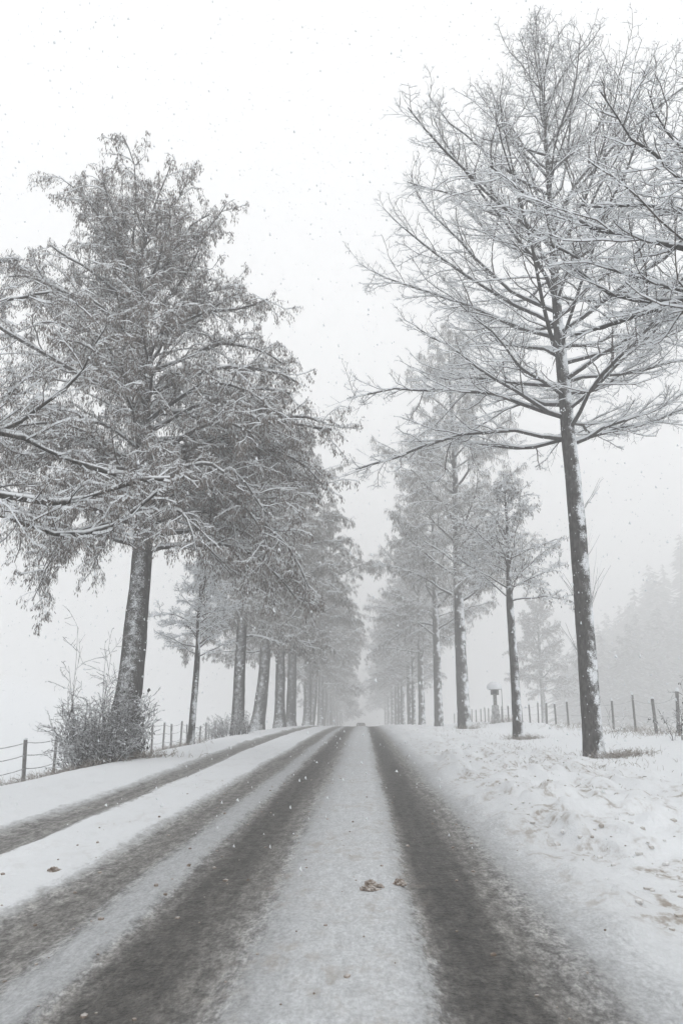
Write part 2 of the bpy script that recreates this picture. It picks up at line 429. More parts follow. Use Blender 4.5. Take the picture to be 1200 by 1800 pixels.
def make_tree(seed, name, label, loc, *, tz, tx, ty, tr, limbs, trunk_mat='trunk_old', limb_mat='limb', twig_mat='twig',
              sides=14, rough=.05, l2=(10, .42, (.5, 1.15)), l3=(8, .38, (.5, 1.1)), l4=(4, .5, (.5, 1.2)),
              droop=(0., 0., 0.), wig=(.13, .2, .25), r2=.45, rmin=(.012, .008, .006), snow=(.08, .036, .021, .014),
              planar=.6, seeds=0, seed_l=(.08, .16), seed_w=.02, seed_mat='seed', split_limbs=True, lmax4=.6, lmin4=.12,
              category='tree', group=None, rot=0, scale=None, limb_end=.3, limb_k=.8, up1=.0, taper2=.55, t2=(.18, 1.0)):
    """limbs: array rows (z0, azimuth deg, length, start elevation deg, end tropism)"""
    rng = np.random.default_rng(seed)
    me, (z, x, y_, r) = trunk_mesh('trunk', tz, tx, ty, tr, sides, M[trunk_mat], rng, rough)
    rt = root(name, loc, rot, label, category, group, scale)
    link('trunk', me, rt)
    L = np.array(limbs, float)
    zz = L[:, 0]; az = np.radians(L[:, 1]); ln = L[:, 2]; el = np.radians(L[:, 3]); tp = L[:, 4]
    P = np.stack([np.interp(zz, z, x), np.interp(zz, z, y_), zz], 1)
    D = np.stack([np.cos(az) * np.cos(el), np.sin(az) * np.cos(el), np.sin(el)], 1)
    K = 9
    n = len(P); pts = np.zeros((n, K + 1, 3)); pts[:, 0] = P; d = D.copy()
    for k in range(K):
        d = norm(d + rng.normal(0, wig[0], (n, 3)) + Z[None] * (tp * (k / (K - 1)) + up1)[:, None] * .35)
        pts[:, k + 1] = pts[:, k] + d * (ln / K)[:, None]
    tr0 = np.interp(zz, z, r)
    rl = np.minimum(tr0 * .62, (.022 + .0155 * ln) * limb_k)
    rl = np.maximum(rl, .02)
    # main limbs
    if split_limbs:
        for i in range(n):
            V, F = tubes(pts[i:i+1], rl[i:i+1], rl[i:i+1] * limb_end * .6, 8, np.minimum(snow[0], rl[i:i+1] * 1.5 + .015), rng, .06, .8)
            link('limb', new_mesh('limb', V, F, [M[limb_mat]], True), rt)
    A = Acc()
    if not split_limbs:
        A.add(*tubes(pts, rl, rl * limb_end * .6, 5, np.minimum(snow[0], rl * .7), rng, .06, .8))
    per2 = np.maximum(3, np.round(l2[0] * np.clip(ln / 4.5, .35, 1.5))).astype(int)
    p2, d2, L2, i2, tt2 = spawn(rng, pts, ln, per2, t2[0], t2[1], .55, 1.05, l2[1], planar, l2[2], taper2)
    b2 = grow(rng, p2, d2, L2, 5, wig[1], .0, droop[0])
    rr2 = np.clip(rl[i2] * (1 - .7 * tt2) * r2, rmin[0], .06)
    A.add(*tubes(b2, rr2, rr2 * .45, 4, snow[1], rng, .05))
    per3 = np.maximum(2, np.round(l3[0] * np.clip(L2 / 1.6, .4, 1.8))).astype(int)
    # finer twigs on the ends of the main limbs too
    p3, d3, L3, i3, tt3 = spawn(rng, b2, L2, per3, .12, 1.0, .5, 1.1, l3[1], planar, l3[2], .45)
    pe, de, Le, ie, te = spawn(rng, pts, ln, np.maximum(3, per2), .45, 1.0, .5, 1.1, .16, planar, (.6, 1.2), .3)
    p3 = np.concatenate([p3, pe]); d3 = np.concatenate([d3, de]); L3 = np.concatenate([L3, Le])
    L3 = np.clip(L3, .22, 1.5)
    b3 = grow(rng, p3, d3, L3, 2, wig[2], .0, droop[1])
    rr3 = np.full(len(b3), rmin[1])
    A.add(*tubes(b3, rr3, rr3 * .7, 3, snow[2], rng))
    if l4[0]:
        p4, d4, L4, i4, tt4 = spawn(rng, b3, L3, l4[0], .15, 1.0, .45, 1.1, l4[1], planar * .7, l4[2], .3)
        L4 = np.clip(L4, lmin4, lmax4)
        b4 = grow(rng, p4, norm(d4 + Z * droop[2]), L4, 1, .05)
        rr4 = np.full(len(b4), rmin[2])
        A.add(*tubes(b4, rr4, rr4 * .7, 3, snow[3], rng))
    else:
        b4 = b3
    V, F = A.get()
    c = link('crown', new_mesh('crown', V, F, [M[twig_mat]], False), rt); c['kind'] = 'stuff'
    if seeds:
        V, F = hulls(rng, b4, seeds, seed_l[0], seed_l[1], seed_w)
        s_ = link('seed_clusters', new_mesh('seed_clusters', V, F, [M[seed_mat]], False), rt); s_['kind'] = 'stuff'
    return rt
def copy_tree(src, loc, rz, scale, label):
    r = src.copy(); COL.objects.link(r); r.location = loc; r.rotation_euler = (0, 0, rz)
    r.scale = scale if isinstance(scale, tuple) else (scale,) * 3; r['label'] = label
    for ch in src.children:
        c = ch.copy(); COL.objects.link(c); c.parent = r
    return r
def auto_limbs(seed, n, z0, z1, prof, e0, e1, t0, t1, jit=.12, emj=8):
    """prof: [(z, radius)...] crown outline; limbs wind round the trunk by the golden angle"""
    rg = np.random.default_rng(seed); pz = [p[0] for p in prof]; pr = [p[1] for p in prof]
    out = []
    for i in range(n):
        f = (i + rg.uniform(-.3, .3)) / (n - 1); f = min(max(f, 0), 1)
        zz = z0 + (z1 - z0) * f; az = i * 137.5 + rg.uniform(-25, 25)
        e = e0 + (e1 - e0) * f + rg.normal(0, emj); L = 2.
        for _ in range(5):
            L = np.interp(zz + L * math.sin(R(e)) * .9, pz, pr) / max(math.cos(R(e)), .35)
        L = min(L, np.interp(zz, pz, pr) * 1.12 + .3)
        L = max(.5, L * rg.uniform(1 - jit * 2.2, 1 + jit))
        out.append((zz, az, L, e, t0 + (t1 - t0) * f))
    return out

# ------------------------------------------------------------------ the avenue
# left: big old tree, dense with hanging dead seed hulls (about 23 m away)
profL1 = [(4, 3.6), (6, 5.6), (8, 6.5), (11, 6.3), (13, 5.2), (15, 4.7), (17, 4.2), (18.2, 3.6), (19.2, 2.8), (20.0, 1.0)]
limbsL1 = auto_limbs(11, 56, 6.0, 16.3, profL1, 20, 62, -.75, -.05, .08)
limbsL1 = [(z, a, L * (.72 if abs((a - 275 + 180) % 360 - 180) < 62 else 1) * (.82 if z > 10.5 and abs((a + 180) % 360 - 180) < 50 else 1), e, t) for z, a, L, e, t in limbsL1]
limbsL1 += [(13.0, 5, 4.6, 24, .1), (9.2, 2, 6.2, 30, -.5), (8.0, 8, 6.6, 18, -.9), (8.3, 200, 6.0, 25, -1.2), (14.2, 160, 4.8, 28, .0),
            (15.6, 150, 4.2, 52, .1), (14.8, 20, 4.0, 50, -.2), (7.2, 330, 5.2, 20, -1.2), (7.0, 190, 4.6, 14, -1.8), (7.6, 255, 5.4, 25, -1.2),
            (6.8, 30, 5.2, 20, -1.6), (6.6, 300, 5.0, 16, -1.6), (7.4, 165, 5.6, 20, -1.5), (10.2, 340, 5.4, 26, -.6), (9.6, 40, 6.2, 24, -.8), (11.2, 10, 5.4, 26, -.5),
            (8.6, 22, 6.2, 26, -1.0), (7.8, 350, 5.6, 22, -1.2), (8.2, 55, 6.0, 22, -1.0), (10.6, 25, 6.0, 22, -.6), (9.0, 345, 5.6, 28, -.9), (7.3, 75, 5.4, 20, -1.2), (12.0, 30, 5.2, 22, -.4), (8.8, 180, 6.0, 26, -1.0)]
make_tree(1, 'avenue_tree', 'largest left roadside tree, thick leaning trunk, crown dense with hanging brown hulls', (-6.7, 22.6, gz(-6.7, 22.6)),
          tz=[0, .4, 1.2, 3, 5.4, 8.2, 11, 13.4, 14.8, 16, 17.2], tx=[-.28, -.25, -.2, -.1, -.06, -.02, -.4, -.62, -.65, -.9, -1.3], ty=[0, 0, 0, .05, .1, .1, .15, .1, .2, .2, .1],
          tr=[.58, .47, .41, .35, .305, .28, .22, .17, .13, .07, .02], limbs=limbsL1, l2=(12, .46, (.5, 1.2)), l3=(8, .42, (.5, 1.2)), l4=(5, .5, (.6, 1.2)), rmin=(.011, .006, .0045), snow=(.075, .034, .016, .010), limb_k=.7,
          droop=(-.12, -.55, -.8), wig=(.13, .22, .3), seeds=128000, seed_l=(.08, .18), seed_w=.016, rough=.06, sides=20, planar=.45,
          group='trees of the left avenue row')
# left, nearer, trunk outside the frame: only its boughs reach in
limbsL0 = [(5.1, 14, 4.4, 13, .35), (4.9, 0, 4.2, 12, -.1), (5.7, 26, 3.8, 24, .1), (6.0, 80, 3.6, 30, 0), (6.4, -35, 2.4, 30, 0), (5.4, 48, 4.2, 24, 0),
           (5.0, 130, 4, 25, 0), (5.5, 200, 4, 25, 0), (6.5, 280, 4, 30, 0), (7, 100, 3.2, 40, 0), (7.4, 10, 2.6, 40, 0), (7.6, 240, 3, 45, 0), (8.2, 150, 2.4, 50, 0),
           (8.4, 60, 2.0, 50, 0), (9, 320, 1.8, 55, 0)]
make_tree(2, 'avenue_tree', 'nearest left tree, only snowy boughs with hanging hulls reach in from the edge', (-7.3, 11.2, gz(-7.3, 11.2)),
          tz=[0, .5, 3, 6, 8, 9.8], tx=[0, 0, .1, .1, 0, 0], ty=[0, 0, 0, .1, .1, .1], tr=[.5, .4, .33, .25, .15, .03], limbs=limbsL0,
          l2=(10, .42, (.5, 1.2)), l3=(9, .38, (.5, 1.2)), l4=(5, .45, (.6, 1.2)), droop=(.02, -.15, -.3), wig=(.15, .22, .28), seeds=30000, seed_l=(.04, .10), seed_w=.006, limb_k=.5,
          snow=(.09, .045, .028, .02), rmin=(.011, .006, .0045), group='trees of the left avenue row')
# right: tall bare tree, fine snow-lined branches
profR1 = [(8, 4.4), (10, 7.2), (12, 7.2), (15, 6.9), (18, 6.1), (20.5, 4.3), (22.6, 2.5), (24.6, 1.2), (26.4, .3)]
limbsR1 = auto_limbs(5, 74, 9.4, 24.6, profR1, 18, 64, .30, .30, .1, 7)
limbsR1 += [(9.5, 178, 7.6, 24, -.25), (10.2, 186, 7.2, 22, -.15), (9.3, 350, 5.4, 32, -.1), (11.4, 8, 6.0, 20, .2), (13.4, 175, 7.0, 38, .3)]
make_tree(3, 'avenue_tree', 'tall bare right tree with conical crown of fine snow-lined branches', (6.5, 22.6, gz(6.5, 22.6)),
          tz=[0, .4, 2, 7, 9.4, 13.6, 18, 21.5, 24.5, 26.5], tx=[0, 0, .02, .05, 0, -.06, 0, .05, 0, 0], ty=[0] * 10,
          tr=[.33, .285, .27, .245, .225, .16, .10, .06, .03, .01], limbs=limbsR1, trunk_mat='trunk_bare', l2=(12, .42, (.4, 1.1)), l3=(9, .36, (.5, 1.2)), l4=(3, .45, (.6, 1.2)), limb_k=.5,
          droop=(.12, .14, .1), wig=(.12, .18, .26), rough=.045, sides=18, planar=.72, rmin=(.011, .0065, .005), snow=(.07, .03, .016, .010), lmax4=.4, up1=0.,
          group='trees of the right avenue row')
# right, nearer, trunk outside the frame
limbsR0 = [(8.4, 177, 6.2, 10, .22), (7.9, 150, 4.8, 16, .2), (8.9, 168, 3.4, 34, .1), (8.6, 205, 4.2, 22, .1), (7.4, 200, 4.0, 14, -.1), (9.3, 135, 3.6, 34, .1), (9.6, 188, 2.6, 36, .1), (7.7, 170, 4.4, 6, .15),
           (8.0, 110, 4.4, 22, .1), (8.6, 90, 4.2, 30, 0), (8, 20, 5, 20, 0), (8.4, 300, 4, 25, 0), (9, 250, 3.6, 30, 0), (9.6, 60, 3.4, 40, 0), (9.9, 330, 3.2, 42, 0), (10.2, 200, 1.5, 50, 0),
           (10.6, 100, 2.0, 50, 0), (10.9, 10, 2.0, 52, 0), (11.3, 160, 1.1, 55, 0), (11.6, 280, 1.2, 58, 0)]
make_tree(4, 'avenue_tree', 'nearest right tree, only thick snow-laden boughs reach in from the edge', (7.1, 11.0, gz(7.1, 11.0)),
          tz=[0, .5, 3, 7, 9, 11, 12.6], tx=[0, 0, .05, 0, 0, .05, 0], ty=[0] * 7, tr=[.40, .34, .30, .25, .17, .08, .02], limbs=limbsR0, trunk_mat='trunk_bare',
          l2=(13, .44, (.4, 1.1)), l3=(10, .36, (.5, 1.1)), l4=(5, .42, (.6, 1.2)), droop=(.10, .12, .1), wig=(.14, .19, .26), planar=.7, rmin=(.012, .006, .0045),
          snow=(.10, .045, .020, .012), lmax4=.35, limb_k=.5, group='trees of the right avenue row')
# young trees
profY = [(2.6, 1.3), (3.6, 2.3), (5, 2.2), (6.5, 1.4), (7.8, .3)]
make_tree(5, 'young_tree', 'small slender tree with round bare crown, second in the left row', (-6.8, 31.0, gz(-6.8, 31)),
          tz=[0, .3, 3, 5, 7.7], tx=[0, 0, .1, .12, .1], ty=[0] * 5, tr=[.17, .14, .12, .07, .012], limbs=auto_limbs(21, 36, 3.4, 7.0, profY, 30, 60, -.25, 0, .15),
          l2=(12, .55, (.5, 1.2)), l3=(9, .5, (.5, 1.2)), l4=(5, .5, (.6, 1.2)), droop=(-.05, -.15, -.2), wig=(.14, .22, .26), rmin=(.010, .007, .006), split_limbs=False, limb_k=.55,
          trunk_mat='trunk_bare', group='trees of the left avenue row')
profY2 = [(5.2, 1.6), (6.6, 2.8), (8, 2.6), (10, 1.8), (12.4, .3)]
make_tree(6, 'young_tree', 'thin-trunked tree with light rounded crown, second in the right row', (6.72, 34.5, gz(6.72, 34.5)),
          tz=[0, .3, 3, 6, 9, 12.2], tx=[0, 0, .0, -.05, .05, 0], ty=[0] * 6, tr=[.27, .22, .19, .16, .09, .012], limbs=auto_limbs(22, 38, 6.0, 11.4, profY2, 28, 60, -.1, 0, .15),
          l2=(12, .5, (.5, 1.2)), l3=(9, .46, (.5, 1.2)), l4=(5, .5, (.6, 1.2)), droop=(-.05, -.12, -.2), wig=(.12, .2, .26), rmin=(.011, .008, .007), split_limbs=False, limb_k=.6,
          seeds=2500, seed_l=(.1, .2), seed_w=.025, seed_mat='seed_frost', trunk_mat='trunk_bare', group='trees of the right avenue row')
# farther trees: two shapes of each row
def far_old(seed, name, label, loc, rot, lean):
    prof = [(4, 3.4), (6, 5.2), (9, 6.4), (13, 6.2), (17, 5.0), (20, 3.4), (23, 1.2), (24, .4)]
    return make_tree(seed, name, label, loc, tz=[0, .5, 1.5, 4, 8, 13, 18, 23], tx=[-lean, -lean * .8, -lean * .5, 0, .1, .1, 0, 0], ty=[0] * 8,
        tr=[.62, .50, .44, .40, .34, .24, .13, .02], limbs=auto_limbs(seed + 50, 34, 6.2, 21.5, prof, 24, 62, -.5, 0), split_limbs=False, twig_mat='twig_far',
        l2=(10, .45, (.5, 1.2)), l3=(7, .42, (.5, 1.2)), l4=(4, .5, (.7, 1.2)), lmax4=.8, lmin4=.25, droop=(-.1, -.5, -.8), wig=(.16, .22, .28), rmin=(.016, .010, .008),
        snow=(.08, .036, .022, .016), seeds=62000, seed_l=(.15, .36), seed_w=.022, seed_mat='seed_frost', rot=rot, group='trees of the left avenue row')
def far_cone(seed, name, label, loc, rot):
    prof = [(5.5, 3.5), (7.5, 6.2), (11, 6.4), (16, 5.4), (21, 3.8), (25, 2.0), (28, .4)]
    return make_tree(seed, name, label, loc, tz=[0, .5, 1.5, 5, 10, 16, 22, 27.6], tx=[.1, .06, .03, 0, 0, .1, 0, 0], ty=[0] * 8,
        tr=[.50, .44, .41, .37, .30, .2, .1, .015], limbs=auto_limbs(seed + 60, 44, 7.6, 26, prof, 20, 60, -.15, .2), split_limbs=False, twig_mat='twig_far', trunk_mat='trunk_bare',
        l2=(10, .42, (.5, 1.2)), l3=(7, .42, (.5, 1.2)), l4=(4, .5, (.7, 1.2)), lmax4=.8, lmin4=.25, droop=(-.04, -.45, -.8), wig=(.13, .2, .26), rmin=(.016, .010, .008),
        snow=(.08, .036, .022, .016), seeds=40000, seed_l=(.15, .36), seed_w=.016, seed_mat='seed_frost', rot=rot, group='trees of the right avenue row')
ORD = ['third', 'fourth', 'fifth', 'sixth', 'seventh', 'eighth', 'ninth', 'tenth', 'eleventh', 'twelfth', 'thirteenth', 'fourteenth', 'fifteenth']
a1 = far_old(31, 'avenue_tree', 'third tree of the left row, brushwood at its foot', (-6.8, 42.5, gz(-6.8, 42.5)), .4, .0)
a2 = far_old(32, 'avenue_tree', 'fourth tree of the left row, thick trunk flaring at its foot', (-6.9, 54, gz(-6.9, 54)), 0, .45)
a1.scale = (.78, .78, .84)
rs = random.Random(5)
for i, (x, y_, s) in enumerate([(-6.8, 63.7, .97), (-6.8, 74.3, 1.04), (-6.8, 95.6, 1.1), (-6.7, 106.5, 1.06), (-6.8, 125, 1.12), (-6.8, 137.6, 1.12), (-6.8, 156, 1.15), (-6.8, 175, 1.12), (-6.8, 196, 1.12), (-6.8, 220, 1.05), (-6.8, 246, 1.05)]):
    w = 'fading trunk' if y_ < 110 else 'almost lost in the mist'
    copy_tree((a1, a2)[i % 2], (x, y_, gz(x, y_)), rs.uniform(0, 6.28), s * rs.uniform(.95, 1.05), '%s tree of the left row counted from the camera, %s' % (ORD[i + 2], w))
b1 = far_cone(41, 'avenue_tree', 'third tree of the right row, tall pointed crown and stout straight trunk', (6.72, 53, gz(6.72, 53)), .3)
b2 = far_cone(42, 'avenue_tree', 'fourth tree of the right row, slim trunk', (6.7, 70, gz(6.7, 70)), 1.2)
b2.scale = (.95, .95, .98); b1.scale = (1.02, 1.02, 1.1)
for i, (x, y_, s) in enumerate([(6.7, 90, 1.0), (6.7, 104, .72), (6.7, 113, 1.0), (6.7, 133, 1.0), (6.7, 145, 1.0), (6.7, 158, 1.05), (6.7, 179, 1.05), (6.7, 207, 1.05), (6.7, 235, 1.05)]):
    w = 'fading trunk' if y_ < 115 else 'almost lost in the mist'
    copy_tree((b1, b2)[i % 2], (x, y_, gz(x, y_)), rs.uniform(0, 6.28), s * rs.uniform(.95, 1.05), '%s tree of the right row counted from the camera, %s' % (ORD[i + 2], w))

# ------------------------------------------------------------------ shoots on the tall right tree's trunk, shrubs, ivy
def shrub(seed, name, label, loc, n, rad, h, spread, tall=(), twigs=7, leaves=0, leaf=.07, cat='shrub', mat='brush', fine=4, r0=.009):
    rng = np.random.default_rng(seed); rt = root(name, loc, 0, label, cat)
    a = rng.uniform(0, 2 * np.pi, n); rr = rad * np.sqrt(rng.uniform(0, 1, n))
    gx = loc[0] + rr * np.cos(a) * spread[0]; gy = loc[1] + rr * np.sin(a) * spread[1]
    P = np.stack([gx - loc[0], gy - loc[1], land(gx, gy) - loc[2] - .03], 1)
    D = np.stack([np.cos(a) * .42 * rr / rad, np.sin(a) * .38 * rr / rad, np.ones(n)], 1) + rng.normal(0, .25, (n, 3))
    L = h * rng.uniform(.35, 1.2, n)
    for k, (dx, dy, hh) in enumerate(tall):
        P[k] = (dx, dy, float(land(loc[0] + dx, loc[1] + dy)) - loc[2] - .03); D[k] = (rng.normal(0, .06), 0, 1); L[k] = hh
    s = grow(rng, P, D, L, 6, np.where(np.arange(n) < len(tall), .045, .12)[:, None], 0, -.02)
    A = Acc(); A.add(*tubes(s, np.full(n, r0) * rng.uniform(.8, 1.6, n), np.full(n, .004), 4, .006, rng))
    V, F = A.get(); link('stems', new_mesh('stems', V, F, [M[mat]], False), rt)['kind'] = 'stuff'
    A = Acc()
    p, d, l, _, _ = spawn(rng, s, L, twigs, .15, 1, .4, 1.0, .35, .1, (.5, 1.3), .3)
    b = grow(rng, p, d, l, 3, .22, 0, -.05); A.add(*tubes(b, np.full(len(b), .006), np.full(len(b), .004), 3, .010, rng))
    if fine:
        p, d, l, _, _ = spawn(rng, b, l, fine, .2, 1, .4, 1.1, .5, .1); b4 = grow(rng, p, d, l, 2, .25); A.add(*tubes(b4, np.full(len(b4), .005), np.full(len(b4), .003), 3, .008, rng))
        b = b4
    V, F = A.get(); link('twigs', new_mesh('twigs', V, F, [M[mat]], False), rt)['kind'] = 'stuff'
    if leaves:
        V, F = hulls(rng, s, leaves, leaf, leaf * 1.8, leaf * .5, 1, .5)
        link('leaves', new_mesh('leaves', V, F, [M['leaf']], False), rt)['kind'] = 'stuff'
    return rt
shrub(71, 'shrub', 'dense twiggy bare shrub in front of the large left trunk', (-7.15, 21.3, gz(-7.15, 21.3)), 175, .78, 1.6, (1, .55),
      [(-.88, -.2, 3.9), (-.55, -.3, 2.8), (.10, 0, 3.1), (.25, .1, 2.9), (.0, .05, 3.0), (-.2, 0, 2.4), (-.7, 0, 2.0), (.35, .1, 2.3)], 8, 26, .07)
shrub(72, 'shrub', 'low brushwood at the foot of the third left tree', (-6.9, 41.3, gz(-6.9, 41.3)), 70, .9, 1.1, (1, .5), [], 6, 0, .07, r0=.011)
shrub(73, 'shrub', 'small brush clump between left fence posts', (-8.7, 45.6, gz(-8.7, 45.6)), 40, .6, 1.3, (1, .5), [], 6, 0, .07, r0=.011)
shrub(74, 'shrub', 'sparse leafy sapling at the right picture edge by the fence', (10.55, 26.2, gz(10.55, 26.2)), 9, .5, 1.7, (1, .6), [], 5, 60, .06, fine=2, r0=.009)
shrub(75, 'shrub', 'thin dry stalks beside the right fence post', (9.7, 30.6, gz(9.7, 30.6)), 4, .3, 1.5, (1, .6), [], 2, 0, .06, fine=0, r0=.006)

rng = np.random.default_rng(80)
iv = root('ivy', (-6.7, 22.3, gz(-6.7, 22.3)), 0, 'dark ivy leaves climbing the foot of the large left trunk', 'ivy')
n = 620
h_ = np.abs(rng.normal(0, .75, n)); az = rng.uniform(-2.9, .5, n); rr = .55 - .08 * np.minimum(h_, 1.5) + np.abs(rng.normal(0, .16, n)) * (az > -.9)
p = np.stack([-.25 + rr * np.cos(az), .3 + rr * np.sin(az), h_], 1)
nr = norm(np.stack([np.cos(az), np.sin(az), rng.normal(.2, .4, n)], 1) + rng.normal(0, .35, (n, 3)))
s_ = norm(np.cross(nr, Z)); u_ = np.cross(s_, nr); w_ = rng.uniform(.03, .075, n)[:, None]
V = np.stack([p + u_ * w_, p + s_ * w_ * .8 + nr * .015, p - u_ * w_ * 1.2, p - s_ * w_ * .8 + nr * .015], 1).reshape(-1, 3)
link('leaves', new_mesh('leaves', V, np.arange(4 * n).reshape(n, 4), [M['leaf']]), iv)['kind'] = 'stuff'
P = np.stack([-.25 + .5 * np.cos(az[:30]), .3 + .5 * np.sin(az[:30]), np.zeros(30) - .05], 1)
s = grow(rng, P, np.tile(Z, (30, 1)) + rng.normal(0, .15, (30, 3)), rng.uniform(.6, 1.9, 30), 5, .15)
V, F = tubes(s, np.full(30, .012), np.full(30, .005), 4, 0)
link('stems', new_mesh('stems', V, F, [M['limb']]), iv)['kind'] = 'stuff'

tall = [o for o in COL.objects if o.get('label', '').startswith('tall bare right')][0]
for k, (z, az_, nn, l) in enumerate([(4.4, 0, 7, 1.5), (7.3, -10, 4, 1.1), (2.9, 185, 3, 1.0), (4.6, 190, 3, 1.0), (5.9, 5, 3, 1.0)]):
    a = np.radians(az_ + rng.normal(0, 12, nn)); rr = .29
    P = np.stack([rr * np.cos(a), rr * np.sin(a) - .08, z + rng.normal(0, .12, nn)], 1)
    D = np.stack([np.cos(a) * .45, np.sin(a) * .3, np.ones(nn)], 1) + rng.normal(0, .12, (nn, 3))
    s = grow(rng, P, D, l * rng.uniform(.6, 1.1, nn), 5, .08)
    V, F = tubes(s, np.full(nn, .008), np.full(nn, .004), 4, .006, rng)
    link('sucker_shoots', new_mesh('sucker_shoots', V, F, [M['twig']]), tall)

# ------------------------------------------------------------------ fences
def post_mesh(rng, h, r, sides=9):
    zs = np.array([-.35, 0, h * .33, h * .66, h - .02, h]); k = np.array([1.03, 1.0, .97, .96, .95, .86])
    a = 2 * np.pi * np.arange(sides) / sides; j = 1 + rng.normal(0, .06, sides)
    V = np.stack([np.cos(a)[None] * (k[:, None] * j * r), np.sin(a)[None] * (k[:, None] * j * r), zs[:, None] + 0 * a], -1).reshape(-1, 3)
    ii = np.arange(len(zs) * sides).reshape(len(zs), sides)
    F = np.stack([ii[:-1], np.roll(ii[:-1], -1, 1), np.roll(ii[1:], -1, 1), ii[1:]], -1).reshape(-1, 4)
    top = len(V); V = np.vstack([V, [[0, 0, h + .01]]])
    t = ii[-1]; F2 = np.stack([t, np.roll(t, -1), np.full(sides, top), np.full(sides, top)], -1)
    me = bpy.data.meshes.new('post')
    me.from_pydata(V.tolist(), [], F.tolist() + [f[:3].tolist() for f in F2]); me.materials.append(M['post']); me.update()
    return me
def cap_mesh(r, h, sides=9, seed=0):
    rg = np.random.default_rng(seed)
    zs = np.array([0, .25, .6, .88, 1.0]) * h; k = np.array([1.0, 1.12, 1.0, .6, .05])
    a = 2 * np.pi * np.arange(sides) / sides; j = 1 + rg.normal(0, .08, sides)
    V = np.stack([np.cos(a)[None] * (k[:, None] * j * r), np.sin(a)[None] * (k[:, None] * j * r), zs[:, None] + 0 * a], -1).reshape(-1, 3)
    ii = np.arange(len(zs) * sides).reshape(len(zs), sides)
    F = np.stack([ii[:-1], np.roll(ii[:-1], -1, 1), np.roll(ii[1:], -1, 1), ii[1:]], -1).reshape(-1, 4)
    return new_mesh('snow_cap', V, F, [M['snow']], True)
def fence(name, label, posts, wires, seed, r=.055, snow_h=.07, wr=.006):
    rg = np.random.default_rng(seed)
    x0, y0 = posts[0][0], posts[0][1]; z0 = gz(x0, y0)
    rt = root(name, (x0, y0, z0), 0, label, 'fence')
    protos = [post_mesh(rg, 1.0, 1.0) for _ in range(3)]
    caps = [cap_mesh(1.0, 1.0, 9, k) for k in range(2)]
    tops = []
    for i, (x, y_, h, lean) in enumerate(posts):
        g = gz(x, y_)
        o = link('post', protos[i % 3], rt); o.location = (x - x0, y_ - y0, g - z0)
        rr = r * rg.uniform(.85, 1.2)
        o.scale = (rr, rr, h); o.rotation_euler = (rg.normal(0, .02), lean, rg.uniform(0, 6))
        if snow_h:
            c = link('snow_cap', caps[i % 2], o); c.location = (0, 0, .995); c.scale = (.95, .95, snow_h / h * rg.uniform(.7, 1.2))
        tops.append((x - x0 + math.sin(lean) * h * .5, y_ - y0, g - z0, h))
    for f in wires:
        pts = []
        for a, b in zip(tops[:-1], tops[1:]):
            for t in np.linspace(0, 1, 5)[:-1]:
                pts.append((a[0] + (b[0] - a[0]) * t, a[1] + (b[1] - a[1]) * t - r, a[2] + a[3] * f + (b[2] + b[3] * f - a[2] - a[3] * f) * t - .05 * math.sin(math.pi * t)))
        pts = np.array(pts)[None]
        V, F = tubes(pts, np.array([wr]), np.array([wr]), 4, wr * 1.6, rg)
        link('wire', new_mesh('wire', V, F, [M['wire']]), rt)
    return rt
left_posts = [(-10.5, 18.2, 1.2, 0), (-9.9, 20.2, 1.2, .05), (-9.6, 22.35, 1.22, .04), (-9.6, 24.5, 1.22, .02), (-9.6, 27, 1.2, -.03), (-9.6, 29.5, 1.2, .03), (-9.6, 32.6, 1.2, .02), (-9.6, 35.7, 1.38, -.03), (-9.6, 37.7, 1.38, .06),
              (-9.6, 39.3, 1.28, .08), (-9.6, 41.3, 1.38, .03), (-9.6, 42.8, 1.2, -.02), (-9.6, 46.1, 1.05, .03), (-9.6, 47.9, 1.2, -.05), (-9.6, 50.9, 1.35, -.07), (-9.6, 53.5, 1.2, .02), (-9.6, 57, 1.2, .02),
              (-9.6, 61, 1.2, -.03), (-9.6, 65, 1.2, .03), (-9.6, 69, 1.2, 0)]
fence('field_fence', 'wire fence of thin leaning wooden posts beyond the left trees', left_posts, (.35, .65, .93), 91, .05, .06)
ry = [23.6, 26.0, 28.4, 30.6, 33.2, 35.7, 40.8, 43.4, 46.3, 48.7, 51.2, 53.8, 56.5, 59, 61.5, 64.3, 66.4, 69, 71.3, 73.6, 76, 79, 82.4, 86, 90, 94, 98]
rgp = random.Random(3)
right_posts = [(11.3 + rgp.uniform(-.08, .08), v, rgp.uniform(1.15, 1.3) + (.25 if abs(v - 33.2) < .1 or abs(v - 28.4) < .1 else 0), rgp.uniform(-.05, .03)) for v in ry]
fence('field_fence', 'snow-capped wooden post fence along the right field', right_posts, (.45, .85), 92, .054, .12, .0028)

